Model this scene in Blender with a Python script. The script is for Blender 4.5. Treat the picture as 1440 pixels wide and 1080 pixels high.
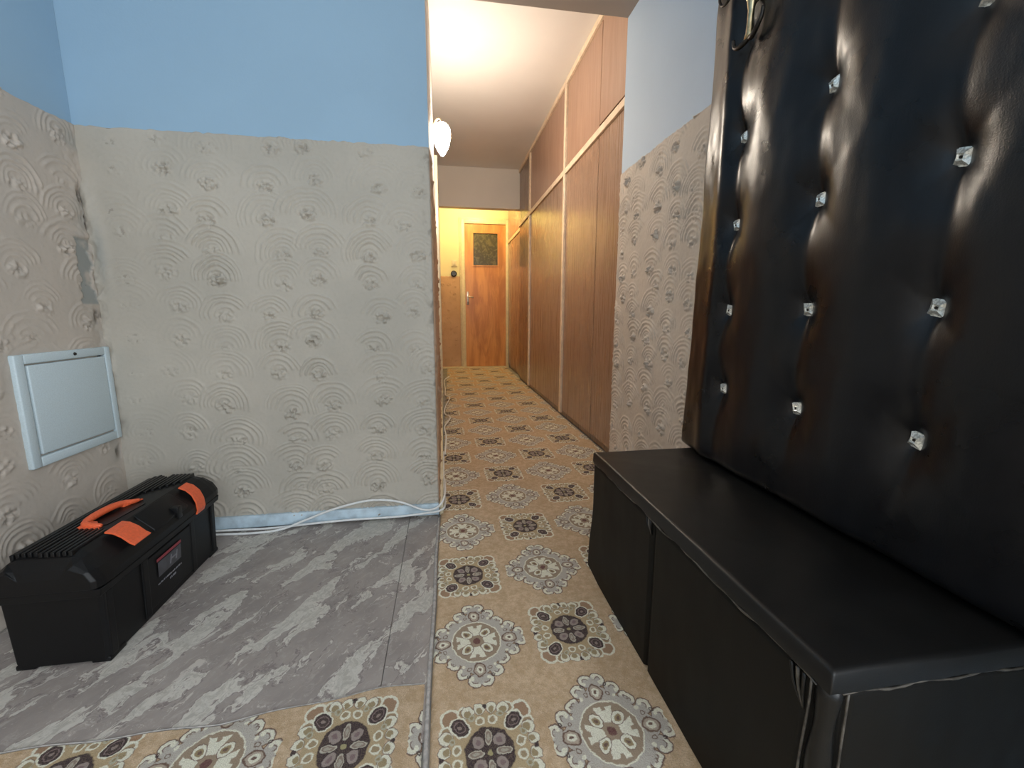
import bpy, bmesh, math, random
import numpy as np
from mathutils import Vector, Matrix
C = bpy.context.scene.collection
for o in list(bpy.data.objects): bpy.data.objects.remove(o)
random.seed(4); rng = np.random.default_rng(7)
sc = bpy.context.scene

# ------------------------------------------------------------------ camera
H0 = 0.80
yaw, pit, rol = math.radians(8.998), math.radians(9.347), math.radians(0.117)
R = Vector((math.cos(yaw), -math.sin(yaw), 0)); F = Vector((math.sin(yaw), math.cos(yaw), 0))
up = F*math.sin(pit) + Vector((0, 0, math.cos(pit))); fw = F*math.cos(pit) - Vector((0, 0, math.sin(pit)))
R2 = R*math.cos(rol) + up*math.sin(rol); U2 = -R*math.sin(rol) + up*math.cos(rol)
M = Matrix((R2, U2, -fw)).transposed().to_4x4(); M.translation = Vector((0, 0, H0))
cd = bpy.data.cameras.new('camera'); cam = bpy.data.objects.new('camera', cd); C.objects.link(cam)
cam.matrix_world = M; cd.sensor_width = 36; cd.lens = 36*599.065/1440; cd.clip_start = 0.02
sc.camera = cam
# ------------------------------------------------------------------ world, lights, exposure
w = bpy.data.worlds.new('world'); sc.world = w; w.use_nodes = True
w.node_tree.nodes['Background'].inputs[0].default_value = (.6, .75, 1, 1)
w.node_tree.nodes['Background'].inputs[1].default_value = 0.6
sc.view_settings.view_transform = 'Standard'; sc.view_settings.look = 'None'
sc.view_settings.exposure = 0.0; sc.view_settings.gamma = 1.0; sc.view_settings.use_curve_mapping = False
def light(name, typ, loc, energy, col, rot=(0,0,0), size=1, sy=None):
    d = bpy.data.lights.new(name, typ); o = bpy.data.objects.new(name, d); C.objects.link(o)
    d.energy = energy; d.color = col; o.location = loc; o.rotation_euler = rot
    if typ == 'AREA':
        d.size = size
        if sy: d.shape = 'RECTANGLE'; d.size_y = sy
    else: d.shadow_soft_size = size
    return o
XSIDE = .855; DAY = 15.0; SIDE = 60.0; LAMP = 175.0; YEL = 125.0
light('window_daylight', 'AREA', (0.20, -1.93, 1.55), DAY, (.88, .95, 1.0), (math.radians(90), 0, 0), 1.15, 1.25)

light('added_side_fill', 'AREA', (XSIDE, -1.10, 1.20), SIDE, (.92, .96, 1.0), (0, math.radians(90), 0), 1.6, 1.0)  # added fill from an unseen opening, brightens the left wall
# ------------------------------------------------------------------ node expression language
class NT:
    def __init__(s, name):
        s.m = bpy.data.materials.new(name); s.m.use_nodes = True; s.t = s.m.node_tree
        s.b = s.t.nodes['Principled BSDF']; s.tc = s.t.nodes.new('ShaderNodeTexCoord')
    def new(s, t): return s.t.nodes.new(t)
    def link(s, a, b): s.t.links.new(a, b)
    def put(s, sock, v):
        if isinstance(v, E_): s.link(v.s, sock)
        elif hasattr(v, 'is_output'): s.link(v, sock)
        else: sock.default_value = v
    def math(s, op, *a):
        n = s.new('ShaderNodeMath'); n.operation = op
        for i, v in enumerate(a): s.put(n.inputs[i], v)
        return E_(s, n.outputs[0])
    def obj(s):
        n = s.new('ShaderNodeSeparateXYZ'); s.link(s.tc.outputs['Object'], n.inputs[0])
        return [E_(s, n.outputs[i]) for i in range(3)]
    def vec(s, x, y, z=0.0):
        n = s.new('ShaderNodeCombineXYZ')
        for i, v in enumerate((x, y, z)): s.put(n.inputs[i], v)
        return n.outputs[0]
    def noise(s, v, scale=5, detail=3, rough=.5, dist=0):
        n = s.new('ShaderNodeTexNoise')
        if v is not None: s.link(v, n.inputs['Vector'])
        else: s.link(s.tc.outputs['Object'], n.inputs['Vector'])
        n.inputs['Scale'].default_value = scale; n.inputs['Detail'].default_value = detail
        n.inputs['Roughness'].default_value = rough; n.inputs['Distortion'].default_value = dist
        return E_(s, n.outputs['Fac'])
    def mapping(s, scale=(1,1,1), rot=(0,0,0)):
        n = s.new('ShaderNodeMapping'); s.link(s.tc.outputs['Object'], n.inputs['Vector'])
        n.inputs['Scale'].default_value = scale; n.inputs['Rotation'].default_value = rot
        return n.outputs[0]
    def ss(s, v, a, b):            # smoothstep a..b (a>b allowed)
        n = s.new('ShaderNodeMapRange'); n.interpolation_type = 'SMOOTHSTEP'
        s.put(n.inputs[0], v)
        if a < b: n.inputs[1].default_value = a; n.inputs[2].default_value = b; n.inputs[3].default_value = 0; n.inputs[4].default_value = 1
        else: n.inputs[1].default_value = b; n.inputs[2].default_value = a; n.inputs[3].default_value = 1; n.inputs[4].default_value = 0
        return E_(s, n.outputs[0])
    def mix(s, f, a, b, mode='MIX'):
        n = s.new('ShaderNodeMix'); n.data_type = 'RGBA'; n.blend_type = mode
        s.put(n.inputs[0], f)
        for sk, v in ((n.inputs[6], a), (n.inputs[7], b)):
            if hasattr(v, 'is_output'): s.link(v, sk)
            else: sk.default_value = (*v, 1)
        return n.outputs[2]
    def attr(s, name):
        n = s.new('ShaderNodeAttribute'); n.attribute_name = name; return E_(s, n.outputs['Fac'])
    def done(s, col=None, rough=.6, bump=None, bs=.3, bd=.002, metal=0, spec=.5, **kw):
        if col is not None:
            if hasattr(col, 'is_output'): s.link(col, s.b.inputs['Base Color'])
            else: s.b.inputs['Base Color'].default_value = (*col, 1)
        s.put(s.b.inputs['Roughness'], rough); s.b.inputs['Metallic'].default_value = metal
        s.b.inputs['Specular IOR Level'].default_value = spec
        if bump is not None:
            n = s.new('ShaderNodeBump'); s.put(n.inputs['Height'], bump)
            n.inputs['Strength'].default_value = bs; n.inputs['Distance'].default_value = bd
            s.link(n.outputs[0], s.b.inputs['Normal'])
        for k, v in kw.items(): s.b.inputs[k].default_value = v
        return s.m
class E_:
    def __init__(s, nt, sock): s.nt = nt; s.s = sock
    def __add__(s, o): return s.nt.math('ADD', s, o)
    __radd__ = __add__
    def __sub__(s, o): return s.nt.math('SUBTRACT', s, o)
    def __rsub__(s, o): return s.nt.math('SUBTRACT', o, s)
    def __mul__(s, o): return s.nt.math('MULTIPLY', s, o)
    __rmul__ = __mul__
    def __truediv__(s, o): return s.nt.math('DIVIDE', s, o)
    def abs(s): return s.nt.math('ABSOLUTE', s)
    def min(s, o): return s.nt.math('MINIMUM', s, o)
    def max(s, o): return s.nt.math('MAXIMUM', s, o)
    def sqrt(s): return s.nt.math('SQRT', s)
    def sin(s): return s.nt.math('SINE', s)
    def cos(s): return s.nt.math('COSINE', s)

# ------------------------------------------------------------------ materials
def simple(name, col, rough=.6, nscale=40, amt=.12, bump=.2, bd=.001, metal=0, spec=.5, **kw):
    n = NT(name); f = n.noise(None, nscale, 4)
    c = n.mix(n.ss(f, .3, .7), tuple(x*(1-amt) for x in col), tuple(min(1, x*(1+amt)) for x in col))
    return n.done(c, rough, f, bump, bd, metal, spec, **kw)
def paint(name, col, bump=.25):
    n = NT(name); f = n.noise(None, 2.2, 4); g = n.noise(None, 160, 2)
    c = n.mix(n.ss(f, .3, .7), tuple(x*.95 for x in col), col)
    return n.done(c, .62, g, bump, .0008)
M_blue = paint('blue_wall_paint', (.33, .49, .63))
M_blue_lit = paint('lit_blue_wall_paint', (.47, .60, .75))  # same blue paint, lightened to carry the light on the right wall
M_taupe = paint('shaded_beam_taupe', (.36, .31, .27))  # the beam's dim warm lighting is mixed into this colour
M_cream = paint('cream_wall_paint', (.80, .74, .66))
M_ceil = paint('white_ceiling_paint', (.82, .78, .74), .15)
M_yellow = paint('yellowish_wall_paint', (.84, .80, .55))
def plaster(name, c1, c2, grime_shade):
    n = NT(name); f = n.noise(None, 4, 4); g = n.noise(None, 90, 4, .65); t = n.attr('tone'); d = n.attr('dirt_shade')
    c = n.mix(n.ss(f, .35, .68), c1, c2)
    c = n.mix(n.ss(g, .45, .75)*.12, c, (.30, .27, .22))
    c = n.mix(n.ss(t, .05, .9), c, (.31, .32, .30))
    c = n.mix(n.ss(d, .0, 1.0)*.85, c, grime_shade)  # real grime and the painted pit shade share this colour
    return n.done(c, .75, g, .35, .0012)
M_plaster = plaster('combed_plaster', (.45, .415, .355), (.51, .465, .395), (.15, .125, .10))
M_plaster_side = plaster('combed_plaster_pinkish', (.50, .445, .385), (.56, .49, .42), (.13, .11, .09))
M_plaster_r = plaster('combed_plaster_buff', (.60, .53, .45), (.68, .60, .51), (.26, .20, .15))
M_plaster_hall = plaster('combed_plaster_lamp_tint', (.55, .36, .23), (.62, .42, .28), (.25, .15, .09))  # beige plaster with the warm lamp tint put into its colour
M_white_met = simple('pale_blue_enamel', (.56, .66, .70), .45, 300, .05, .25, .0006)
M_base = simple('pale_blue_baseboard_paint', (.52, .64, .72), .5, 25, .18, .3)
M_cream_gloss = simple('cream_gloss_paint', (.78, .70, .50), .35, 30, .06, .2)
M_trimwood = simple('cream_lacquered_strip', (.78, .62, .45), .35, 20, .1, .2)
M_dark = simple('dark_recess', (.02, .016, .014), .8)
M_cable = simple('white_cable_plastic', (.82, .83, .82), .45, 60, .05, .1)
M_black = simple('black_plastic', (.0045, .0045, .005), .45, 400, .2, .25, .0006, 0, .28)
M_black_rib = simple('black_ribbed_plastic', (.0045, .0045, .005), .38, 400, .2, .2, .0006, 0, .32)
M_orange = simple('orange_plastic', (.80, .13, .045), .42, 200, .08, .2, .0006)
M_red = simple('red_print', (.28, .045, .06), .5, 200, .08, .1)
M_sticker = simple('charcoal_sticker', (.06, .06, .07), .35, 30, .3, .05)
M_print = simple('pale_print', (.20, .20, .22), .5, 200, .1, .05)
M_brass = simple('aged_brass', (.52, .42, .25), .28, 60, .3, .3, .001, 1.0)
M_iron = simple('blackened_metal', (.05, .045, .04), .38, 60, .3, .3, .001, .9)
M_steel = simple('satin_steel', (.62, .58, .52), .3, 60, .1, .1, .001, 1.0)
M_bakelite = simple('black_bakelite', (.015, .014, .014), .3, 60, .1, .1)
M_switch = simple('cream_switch_plastic', (.75, .70, .55), .4, 60, .05, .1)
M_threshold = simple('pale_threshold_lino', (.62, .55, .40), .5, 12, .12, .2)
M_seal = simple('grey_carpet_binding', (.42, .40, .38), .85, 90, .2, .4)
M_concrete = simple('subfloor_concrete', (.3, .29, .27), .9, 10, .2, .4)
def crystal():
    n = NT('crystal_button_glass'); f = n.noise(None, 350, 2)
    c = n.mix(n.ss(f, .35, .65), (.52, .54, .50), (.95, .96, .90))
    return n.done(c, .18, f, .5, .0008, .35, .8)
M_crystal = crystal()
def leather(name, col, r0, bumpd, wr=.6, sp=.36):
    n = NT(name); g = n.noise(None, 420, 2); f = n.noise(None, 7, 4, .6); h = n.noise(n.mapping((26, 26, 7)), 1, 5, .6, .6)
    c = n.mix(n.ss(f, .3, .7), tuple(x*.8 for x in col), tuple(x*1.2 for x in col))
    return n.done(c, n.ss(f, .2, .8)*.10 + r0, g*.25 + h*wr, .35, bumpd, spec=sp)
M_pad = leather('glossy_black_leatherette', (.006, .0065, .008), .25, .0022)
M_bench = leather('black_bench_leatherette', (.006, .0058, .0056), .34, .0012, .3, .42)
M_bench_front = leather('dull_black_bench_vinyl', (.0075, .0068, .0056), .50, .0012, .2, .2)
M_worn = simple('worn_vinyl_edge', (.085, .075, .062), .5, 60, .5, .4)
def wood(name, c1, c2, c3, rough, sx=1.0, figure=.5, axis='y', coat=0.25):
    n = NT(name); x, y, z = n.obj(); u = y if axis == 'y' else x
    wob = n.noise(n.vec(u*3, z*.7, 0.0), 1, 3)*.25
    grain = n.noise(n.vec((u+wob*.12)*70*sx, z*2.2, 0.0), 1, 5, .62)
    fine = n.noise(n.vec(u*420, z*9, 0.0), 1, 3, .6)
    fig = n.noise(n.vec((u+wob*.2)*13*sx, z*1.6, 3.0), 1, 4, .6, 1.0)
    c = n.mix(n.ss(fig, .36, .64)*figure, c1, c2)
    c = n.mix(n.ss(grain, .45, .75)*.30, c, c3)
    c = n.mix(n.ss(fine, .55, .8)*.3, c, c3)
    n.b.inputs['Coat Weight'].default_value = coat; n.b.inputs['Coat Roughness'].default_value = .16
    return n.done(c, n.ss(grain, .3, .8)*.12+rough, fine*.5+grain, .25, .0009)
M_ward = wood('reddish_wardrobe_veneer', (.305, .185, .122), (.39, .25, .17), (.21, .12, .075), .24)
M_ward_top = wood('pinkish_wardrobe_veneer', (.35, .205, .138), (.42, .262, .182), (.25, .135, .085), .3)
M_ward_dark = wood('brown_and_dimmed_veneer', (.17, .10, .065), (.24, .145, .09), (.10, .055, .035), .25)
M_door = wood('orange_pine_door_veneer', (.50, .21, .07), (.70, .34, .12), (.34, .12, .035), .3, .7, 1.0, 'x')
def door_glass():
    n = NT('patterned_dark_glass'); f = n.noise(None, 18, 3, .6, 1.2); g = n.noise(None, 120, 2)
    c = n.mix(n.ss(f, .45, .65), (.055, .052, .03), (.12, .11, .06))
    return n.done(c, .22, g*.4+f, .6, .004)
M_glass = door_glass()
def vinyl():
    n = NT('marbled_grey_vinyl'); x, y, z = n.obj()
    a = math.radians(60); u = x*math.cos(a)+y*math.sin(a); v = y*math.cos(a)-x*math.sin(a)
    w1 = n.noise(n.vec(u*6, v*10, 0.0), 1, 4, .65)-.5; w2 = n.noise(n.vec(u*26, v*44, 5.0), 1, 4, .7)-.5
    w3 = n.noise(n.vec(u*7, v*7, 15.0), 1, 3, .6)-.5
    vv = v + w1*.15 + w2*.024; uu = u + w3*.14
    big = n.noise(n.vec(uu*4.6, vv*15, 1.0), 1, 5, .60, .2)
    isl = n.ss(big, .540, .560); edge = n.ss((big-.549).abs(), .016, .003)
    fine = n.noise(n.vec(uu*16, vv*60, 8.0), 1, 5, .72, .8); fl = n.ss(fine, .600, .64)
    cl = n.noise(n.vec(u*5, v*8, 2.0), 1, 5, .6); gr = n.noise(None, 260, 3, .7)
    c = n.mix(n.ss(cl, .3, .7), (.275, .245, .228), (.375, .335, .308))
    c = n.mix(n.ss(n.noise(n.vec(uu*26, vv*80, 4.0), 1, 5, .75, .6), .5, .68)*.5, c, (.50, .455, .42))
    c = n.mix(fl*.85, c, (.60, .56, .51))
    sc_ = n.noise(n.vec(uu*40, vv*130, 9.0), 1, 4, .7, .8)
    light_c = n.mix(n.ss(sc_, .38, .62), (.44, .42, .375), (.62, .595, .54))
    c = n.mix(isl*.92, c, light_c); c = n.mix(edge*.75, c, (.66, .63, .57))
    c = n.mix(n.ss((big-.520).abs(), .010, .002)*.55, c, (.15, .12, .125))
    return n.done(c, .5, gr+sc_*.3, .35, .001)
M_vinyl = vinyl()

def carpet(name, ox, oy, rot, flip):
    n = NT(name); X, Y, Z = n.obj()
    wn = n.noise(None, 150, 2, .6); wm = n.noise(n.vec(X+9.0, Y+4.0, 2.0), 150, 2, .6)
    wl = n.noise(n.vec(X+7.0, Y, 0.0), 45, 2)-.5; wl2 = n.noise(n.vec(X+3.0, Y+5.0, 1.0), 45, 2)-.5
    X = X + (wn-.5)*.0058 + wl*.010 - ox
    Y = Y + (wm-.5)*.0058 + wl2*.010 - oy
    cr, sr = math.cos(rot), math.sin(rot)
    U = (X*cr + Y*(-sr))/.236; V = (Y*cr + X*sr)/.2735
    iu = n.math('ROUND', U); iv = n.math('ROUND', V)
    lx = (U-iu)*.236; ly = (V-iv)*.2735*.93
    par = n.math('PINGPONG', iu+iv+(1.0 if flip else 0.0), 1.0)      # 0 -> dark rosette, 1 -> pale diamond
    ax = lx.abs(); ay = ly.abs(); a = ax.max(ay); b = ax.min(ay)        # eight-fold fold: a>=b
    r = (a*a+b*b).sqrt()
    p = (a+b)*.70711; q = (a-b)*.70711                                   # coordinates on the diagonal
    e = .0011
    def disc(cx, cy, rad, A=a, B=b, k=1.0):
        dx = A-cx; dy = (B-cy)*k
        return (dx*dx+dy*dy).sqrt() - rad
    def fill(d): return n.ss(d, e, -e)
    def ring(d, wd): return n.ss(d.abs()-wd, e, -e)
    tan1, tan2 = (.56, .40, .245), (.78, .60, .42)
    cream, grey, dk, tanl = (.86, .85, .71), (.54, .51, .46), (.055, .038, .045), (.47, .35, .22)
    brown, olive, mauve = (.17, .105, .085), (.36, .28, .16), (.36, .30, .275)
    tn = n.noise(None, 60, 4, .7); tb = n.noise(None, 6, 3); ts = n.noise(None, 95, 3, .7, 1.5)
    ground = n.mix(n.ss(tn, .35, .7)*.8, tan1, tan2); ground = n.mix(n.ss(tb, .4, .7)*.35, ground, (.44, .30, .17))
    ground = n.mix(n.ss(ts, .56, .70)*.5, ground, (.84, .68, .49))
    # ---- pale diamond
    body = (a+b*.98-.105)
    lobes = [(.1075, .0130, .0150), (.0850, .0370, .0150), (.0610, .0560, .0120)]
    dl = body
    for cx, cy, rd in lobes: dl = dl.min(disc(cx, cy, rd))
    A = n.mix(fill(dl-.0024), ground, brown); A = n.mix(fill(dl), A, grey)
    for cx, cy, rd in lobes:
        d = disc(cx, cy, rd); outer = n.ss(a+b-(cx+cy), -.006, .002)
        A = n.mix(ring(d+.0038, .0034)*outer, A, cream)
        A = n.mix(ring(d+.0088, .0009)*outer, A, brown)
    for cx, cy, rd in lobes[:2]: A = n.mix(fill(disc(cx-.006, cy+.0060, .0046)), A, cream)
    A = n.mix(ring(disc(.0965, .027, .0030), .0011), A, dk)
    A = n.mix(fill(disc(.069, .036, .0040)), A, cream); A = n.mix(ring(disc(.076, .024, .0042), .0009), A, brown)
    do = disc(.081, 0.0, .0190, k=1.30); A = n.mix(fill(do), A, brown); A = n.mix(fill(do+.0036), A, (.50, .42, .34)); A = n.mix(fill(do+.0088), A, cream); A = n.mix(fill(do+.0145), A, brown)
    dc = r-.058; A = n.mix(fill(dc-.0030), A, cream); A = n.mix(fill(dc), A, (.37, .285, .205))
    A = n.mix(fill((b-a*.42).max(a-.048).max(.016-a)), A, cream); A = n.mix(fill((b-a*.10).max(a-.050).max(.040-a)), A, (.37, .285, .205))
    dq = disc(.032, 0.0, .0150, p, q, 1.35); A = n.mix(fill(dq-.0015), A, brown); A = n.mix(fill(dq), A, cream); A = n.mix(fill(dq+.0060), A, olive); A = n.mix(fill(dq+.0105), A, brown)
    A = n.mix(fill(r-.0085), A, (.16, .07, .07))
    # ---- dark rosette
    sq = a-.070
    bl = [(.084, .0125, .0110), (.080, .036, .0120), (.070, .060, .0)]
    B = n.mix(fill((a-.074).max(r-.105)), ground, (.52, .40, .24))
    dcor = disc(.098, 0.0, .0220, p, q); B = n.mix(fill(dcor), B, cream); B = n.mix(fill(dcor+.0055), B, (.39, .25, .16))
    dcor2 = disc(.088, .024, .0135, p, q.abs()); B = n.mix(fill(dcor2), B, cream); B = n.mix(fill(dcor2+.0045), B, (.41, .30, .18))
    for cx, cy, rd in bl[:2]:
        d = disc(cx, cy, rd); B = n.mix(fill(d-.0012), B, brown); B = n.mix(fill(d), B, cream); B = n.mix(fill(disc(cx-.004, cy, rd-.0045)), B, (.39, .31, .18))
    B = n.mix(fill(disc(.088, 0.0, .0050)), B, dk)
    B = n.mix(fill(disc(.086, .006, .0030)), B, cream)
    B = n.mix(fill(disc(.060, .012, .0095)), B, cream); B = n.mix(fill(disc(.060, .012, .0058)), B, (.40, .31, .19))
    B = n.mix(fill(disc(.068, .028, .0065)), B, (.52, .50, .38)); B = n.mix(fill(disc(.068, .028, .0032)), B, olive)
    dov = disc(.074, 0.0, .0185, p, q, 1.30); B = n.mix(fill(dov-.0035), B, cream); B = n.mix(fill(dov), B, dk); B = n.mix(ring(dov+.0065, .0010), B, (.26, .19, .19)); B = n.mix(fill(dov+.0140), B, (.30, .24, .22))
    dd = r-.046; B = n.mix(fill(dd-.0012), B, olive); B = n.mix(fill(dd), B, dk)
    dp1 = disc(.0270, 0.0, .0150, k=2.1); B = n.mix(fill(dp1), B, (.55, .52, .43)); B = n.mix(fill(dp1+.0035), B, (.30, .24, .20)); B = n.mix(fill(dp1+.0085), B, (.45, .42, .35))
    dp2 = disc(.0285, 0.0, .0118, p, q, 1.15); B = n.mix(fill(dp2), B, mauve); B = n.mix(fill(dp2+.0065), B, (.24, .17, .18))
    B = n.mix(fill(r-.0050), B, (.42, .38, .2))
    c = n.mix(par, B, A)
    pile = n.noise(None, 520, 2, .7)
    c = n.mix(n.ss(pile, .35, .7)*.35, c, (.34, .27, .19), 'MIX')
    return n.done(c, .95, pile*1.0+tn*.5+ts*.4, .8, .0028, spec=.1)
CR = -0.0175
M_carpet = carpet('patterned_carpet', .0655, .659, CR, False)
M_carpet2 = carpet('patterned_carpet_offcut', -.203, .712, .02, False)

def emit(name, col, st):
    m = bpy.data.materials.new(name); m.use_nodes = True; b = m.node_tree.nodes['Principled BSDF']
    b.inputs['Base Color'].default_value = (*col, 1); b.inputs['Emission Color'].default_value = (*col, 1); b.inputs['Emission Strength'].default_value = st
    return m
M_lamp = emit('lit_opal_glass', (1.0, .89, .75), LAMP)
M_bulb = emit('lit_yellow_glass', (1.0, .74, .30), YEL)

# ------------------------------------------------------------------ geometry helpers
def link(name, me, mat=None, parent=None, smooth=False, **props):
    o = bpy.data.objects.new(name, me); C.objects.link(o)
    if mat:
        for m_ in (mat if isinstance(mat, (list, tuple)) else [mat]): me.materials.append(m_)
    if smooth: me.polygons.foreach_set('use_smooth', [True]*len(me.polygons))
    if parent: o.parent = parent
    for k, v in props.items(): o[k] = v
    return o
def tag(o, label=None, category=None, group=None, kind=None):
    for k, v in (('label', label), ('category', category), ('group', group), ('kind', kind)):
        if v: o[k] = v
    return o
def root(name, label, category, group=None, loc=(0,0,0)):
    o = bpy.data.objects.new(name, None); C.objects.link(o); o.location = loc; o.empty_display_size = .05
    return tag(o, label, category, group)
def bm_box(bm, x0, x1, y0, y1, z0, z1, mi=0):
    v = [bm.verts.new(p) for p in ((x0,y0,z0),(x1,y0,z0),(x1,y1,z0),(x0,y1,z0),(x0,y0,z1),(x1,y0,z1),(x1,y1,z1),(x0,y1,z1))]
    fs = [bm.faces.new([v[i] for i in f]) for f in ((3,2,1,0),(4,5,6,7),(0,1,5,4),(1,2,6,5),(2,3,7,6),(3,0,4,7))]
    for f in fs: f.material_index = mi
    return v
def fin(bm, name, mat, parent=None, bev=0, seg=2, smooth=None, **p):
    if bev:
        bmesh.ops.bevel(bm, geom=list(bm.edges), offset=bev, segments=seg, profile=.5, affect='EDGES')
    me = bpy.data.meshes.new(name); bm.normal_update(); bm.to_mesh(me); bm.free()
    return link(name, me, mat, parent, bool(bev) if smooth is None else smooth, **p)
def box(name, mat, b, parent=None, bev=0, seg=2, **p):
    bm = bmesh.new(); bm_box(bm, *b); return fin(bm, name, mat, parent, bev, seg, **p)
def hexa(name, mat, pts, parent=None, bev=0, seg=2, **p):   # 8 points: bottom 4 ccw, top 4
    bm = bmesh.new(); v = [bm.verts.new(q) for q in pts]
    for f in ((3,2,1,0),(4,5,6,7),(0,1,5,4),(1,2,6,5),(2,3,7,6),(3,0,4,7)): bm.faces.new([v[i] for i in f])
    return fin(bm, name, mat, parent, bev, seg, **p)
def tube_bm(bm, pts, rad, n=10, caps=True, closed=False):
    pts = [Vector(p) for p in pts]; k = len(pts)
    rad = rad if isinstance(rad, (list, tuple)) else [rad]*k
    ref = Vector((0.13, .21, 1)).normalized(); rings = []
    for i, p in enumerate(pts):
        t = (pts[min(i+1, k-1)]-pts[max(i-1, 0)]).normalized()
        s = t.cross(ref)
        if s.length < .1: s = t.cross(Vector((1, 0, 0)))
        s.normalize(); ref = s.cross(t).normalized()
        rings.append([bm.verts.new(p+(s*math.cos(a)+ref*math.sin(a))*rad[i]) for a in [2*math.pi*j/n for j in range(n)]])
    for i in range(k-1):
        for j in range(n): bm.faces.new((rings[i][j], rings[i][(j+1) % n], rings[i+1][(j+1) % n], rings[i+1][j]))
    if caps: bm.faces.new(rings[0][::-1]); bm.faces.new(rings[-1])
def spline(pts, m=8):
    P = [Vector(p) for p in pts]; P = [P[0]*2-P[1]]+P+[P[-1]*2-P[-2]]; out = []
    for i in range(1, len(P)-2):
        for j in range(m):
            t = j/m; a, b, c, d = P[i-1], P[i], P[i+1], P[i+2]
            out.append(.5*((2*b)+(-a+c)*t+(2*a-5*b+4*c-d)*t*t+(-a+3*b-3*c+d)*t**3))
    out.append(P[-2]); return out
def lathe_bm(bm, prof, n=32, c=(0,0,0), axis='z', sx=1, sy=1):
    rings = []
    for r_, h in prof:
        ring = []
        for j in range(n):
            a = 2*math.pi*j/n; x, y = r_*math.cos(a)*sx, r_*math.sin(a)*sy
            p = (x, y, h) if axis == 'z' else ((x, -h, y) if axis == 'y' else (h, x, y))
            ring.append(bm.verts.new((p[0]+c[0], p[1]+c[1], p[2]+c[2])))
        rings.append(ring)
    for i in range(len(rings)-1):
        for j in range(n): bm.faces.new((rings[i][j], rings[i][(j+1) % n], rings[i+1][(j+1) % n], rings[i+1][j]))
    bm.faces.new(rings[0][::-1]); bm.faces.new(rings[-1])
    bmesh.ops.recalc_face_normals(bm, faces=bm.faces)
def grid_mesh(name, P, attrs=None, flip=False):         # P: (nu, nv, 3)
    nu, nv = P.shape[:2]; idx = np.arange(nu*nv).reshape(nu, nv)
    q = np.stack([idx[:-1,:-1], idx[1:,:-1], idx[1:,1:], idx[:-1,1:]], -1).reshape(-1, 4)
    if flip: q = q[:, ::-1]
    me = bpy.data.meshes.new(name); me.vertices.add(nu*nv); me.vertices.foreach_set('co', P.reshape(-1).astype(np.float32))
    me.loops.add(q.size); me.loops.foreach_set('vertex_index', q.reshape(-1).astype(np.int32))
    me.polygons.add(len(q)); me.polygons.foreach_set('loop_start', np.arange(0, q.size, 4, dtype=np.int32))
    me.update(calc_edges=True)
    for k, v in (attrs or {}).items():
        a = me.attributes.new(k, 'FLOAT', 'POINT'); a.data.foreach_set('value', v.reshape(-1).astype(np.float32))
    return me
def vnoise(U, V, s, seed=0):          # smooth value noise, ~0..1
    g = np.random.default_rng(seed).random((256, 256)); x = U*s+1000.3; y = V*s+1000.7
    xi = np.floor(x).astype(int); yi = np.floor(y).astype(int); fx = x-xi; fy = y-yi
    fx = fx*fx*(3-2*fx); fy = fy*fy*(3-2*fy)
    a = g[xi % 256, yi % 256]; b = g[(xi+1) % 256, yi % 256]; c = g[xi % 256, (yi+1) % 256]; d = g[(xi+1) % 256, (yi+1) % 256]
    return (a*(1-fx)+b*fx)*(1-fy)+(c*(1-fx)+d*fx)*fy
def fbm(U, V, s, seed=0, o=3): return sum(vnoise(U, V, s*2**i, seed+i)*.5**i for i in range(o))/sum(.5**i for i in range(o))

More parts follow.
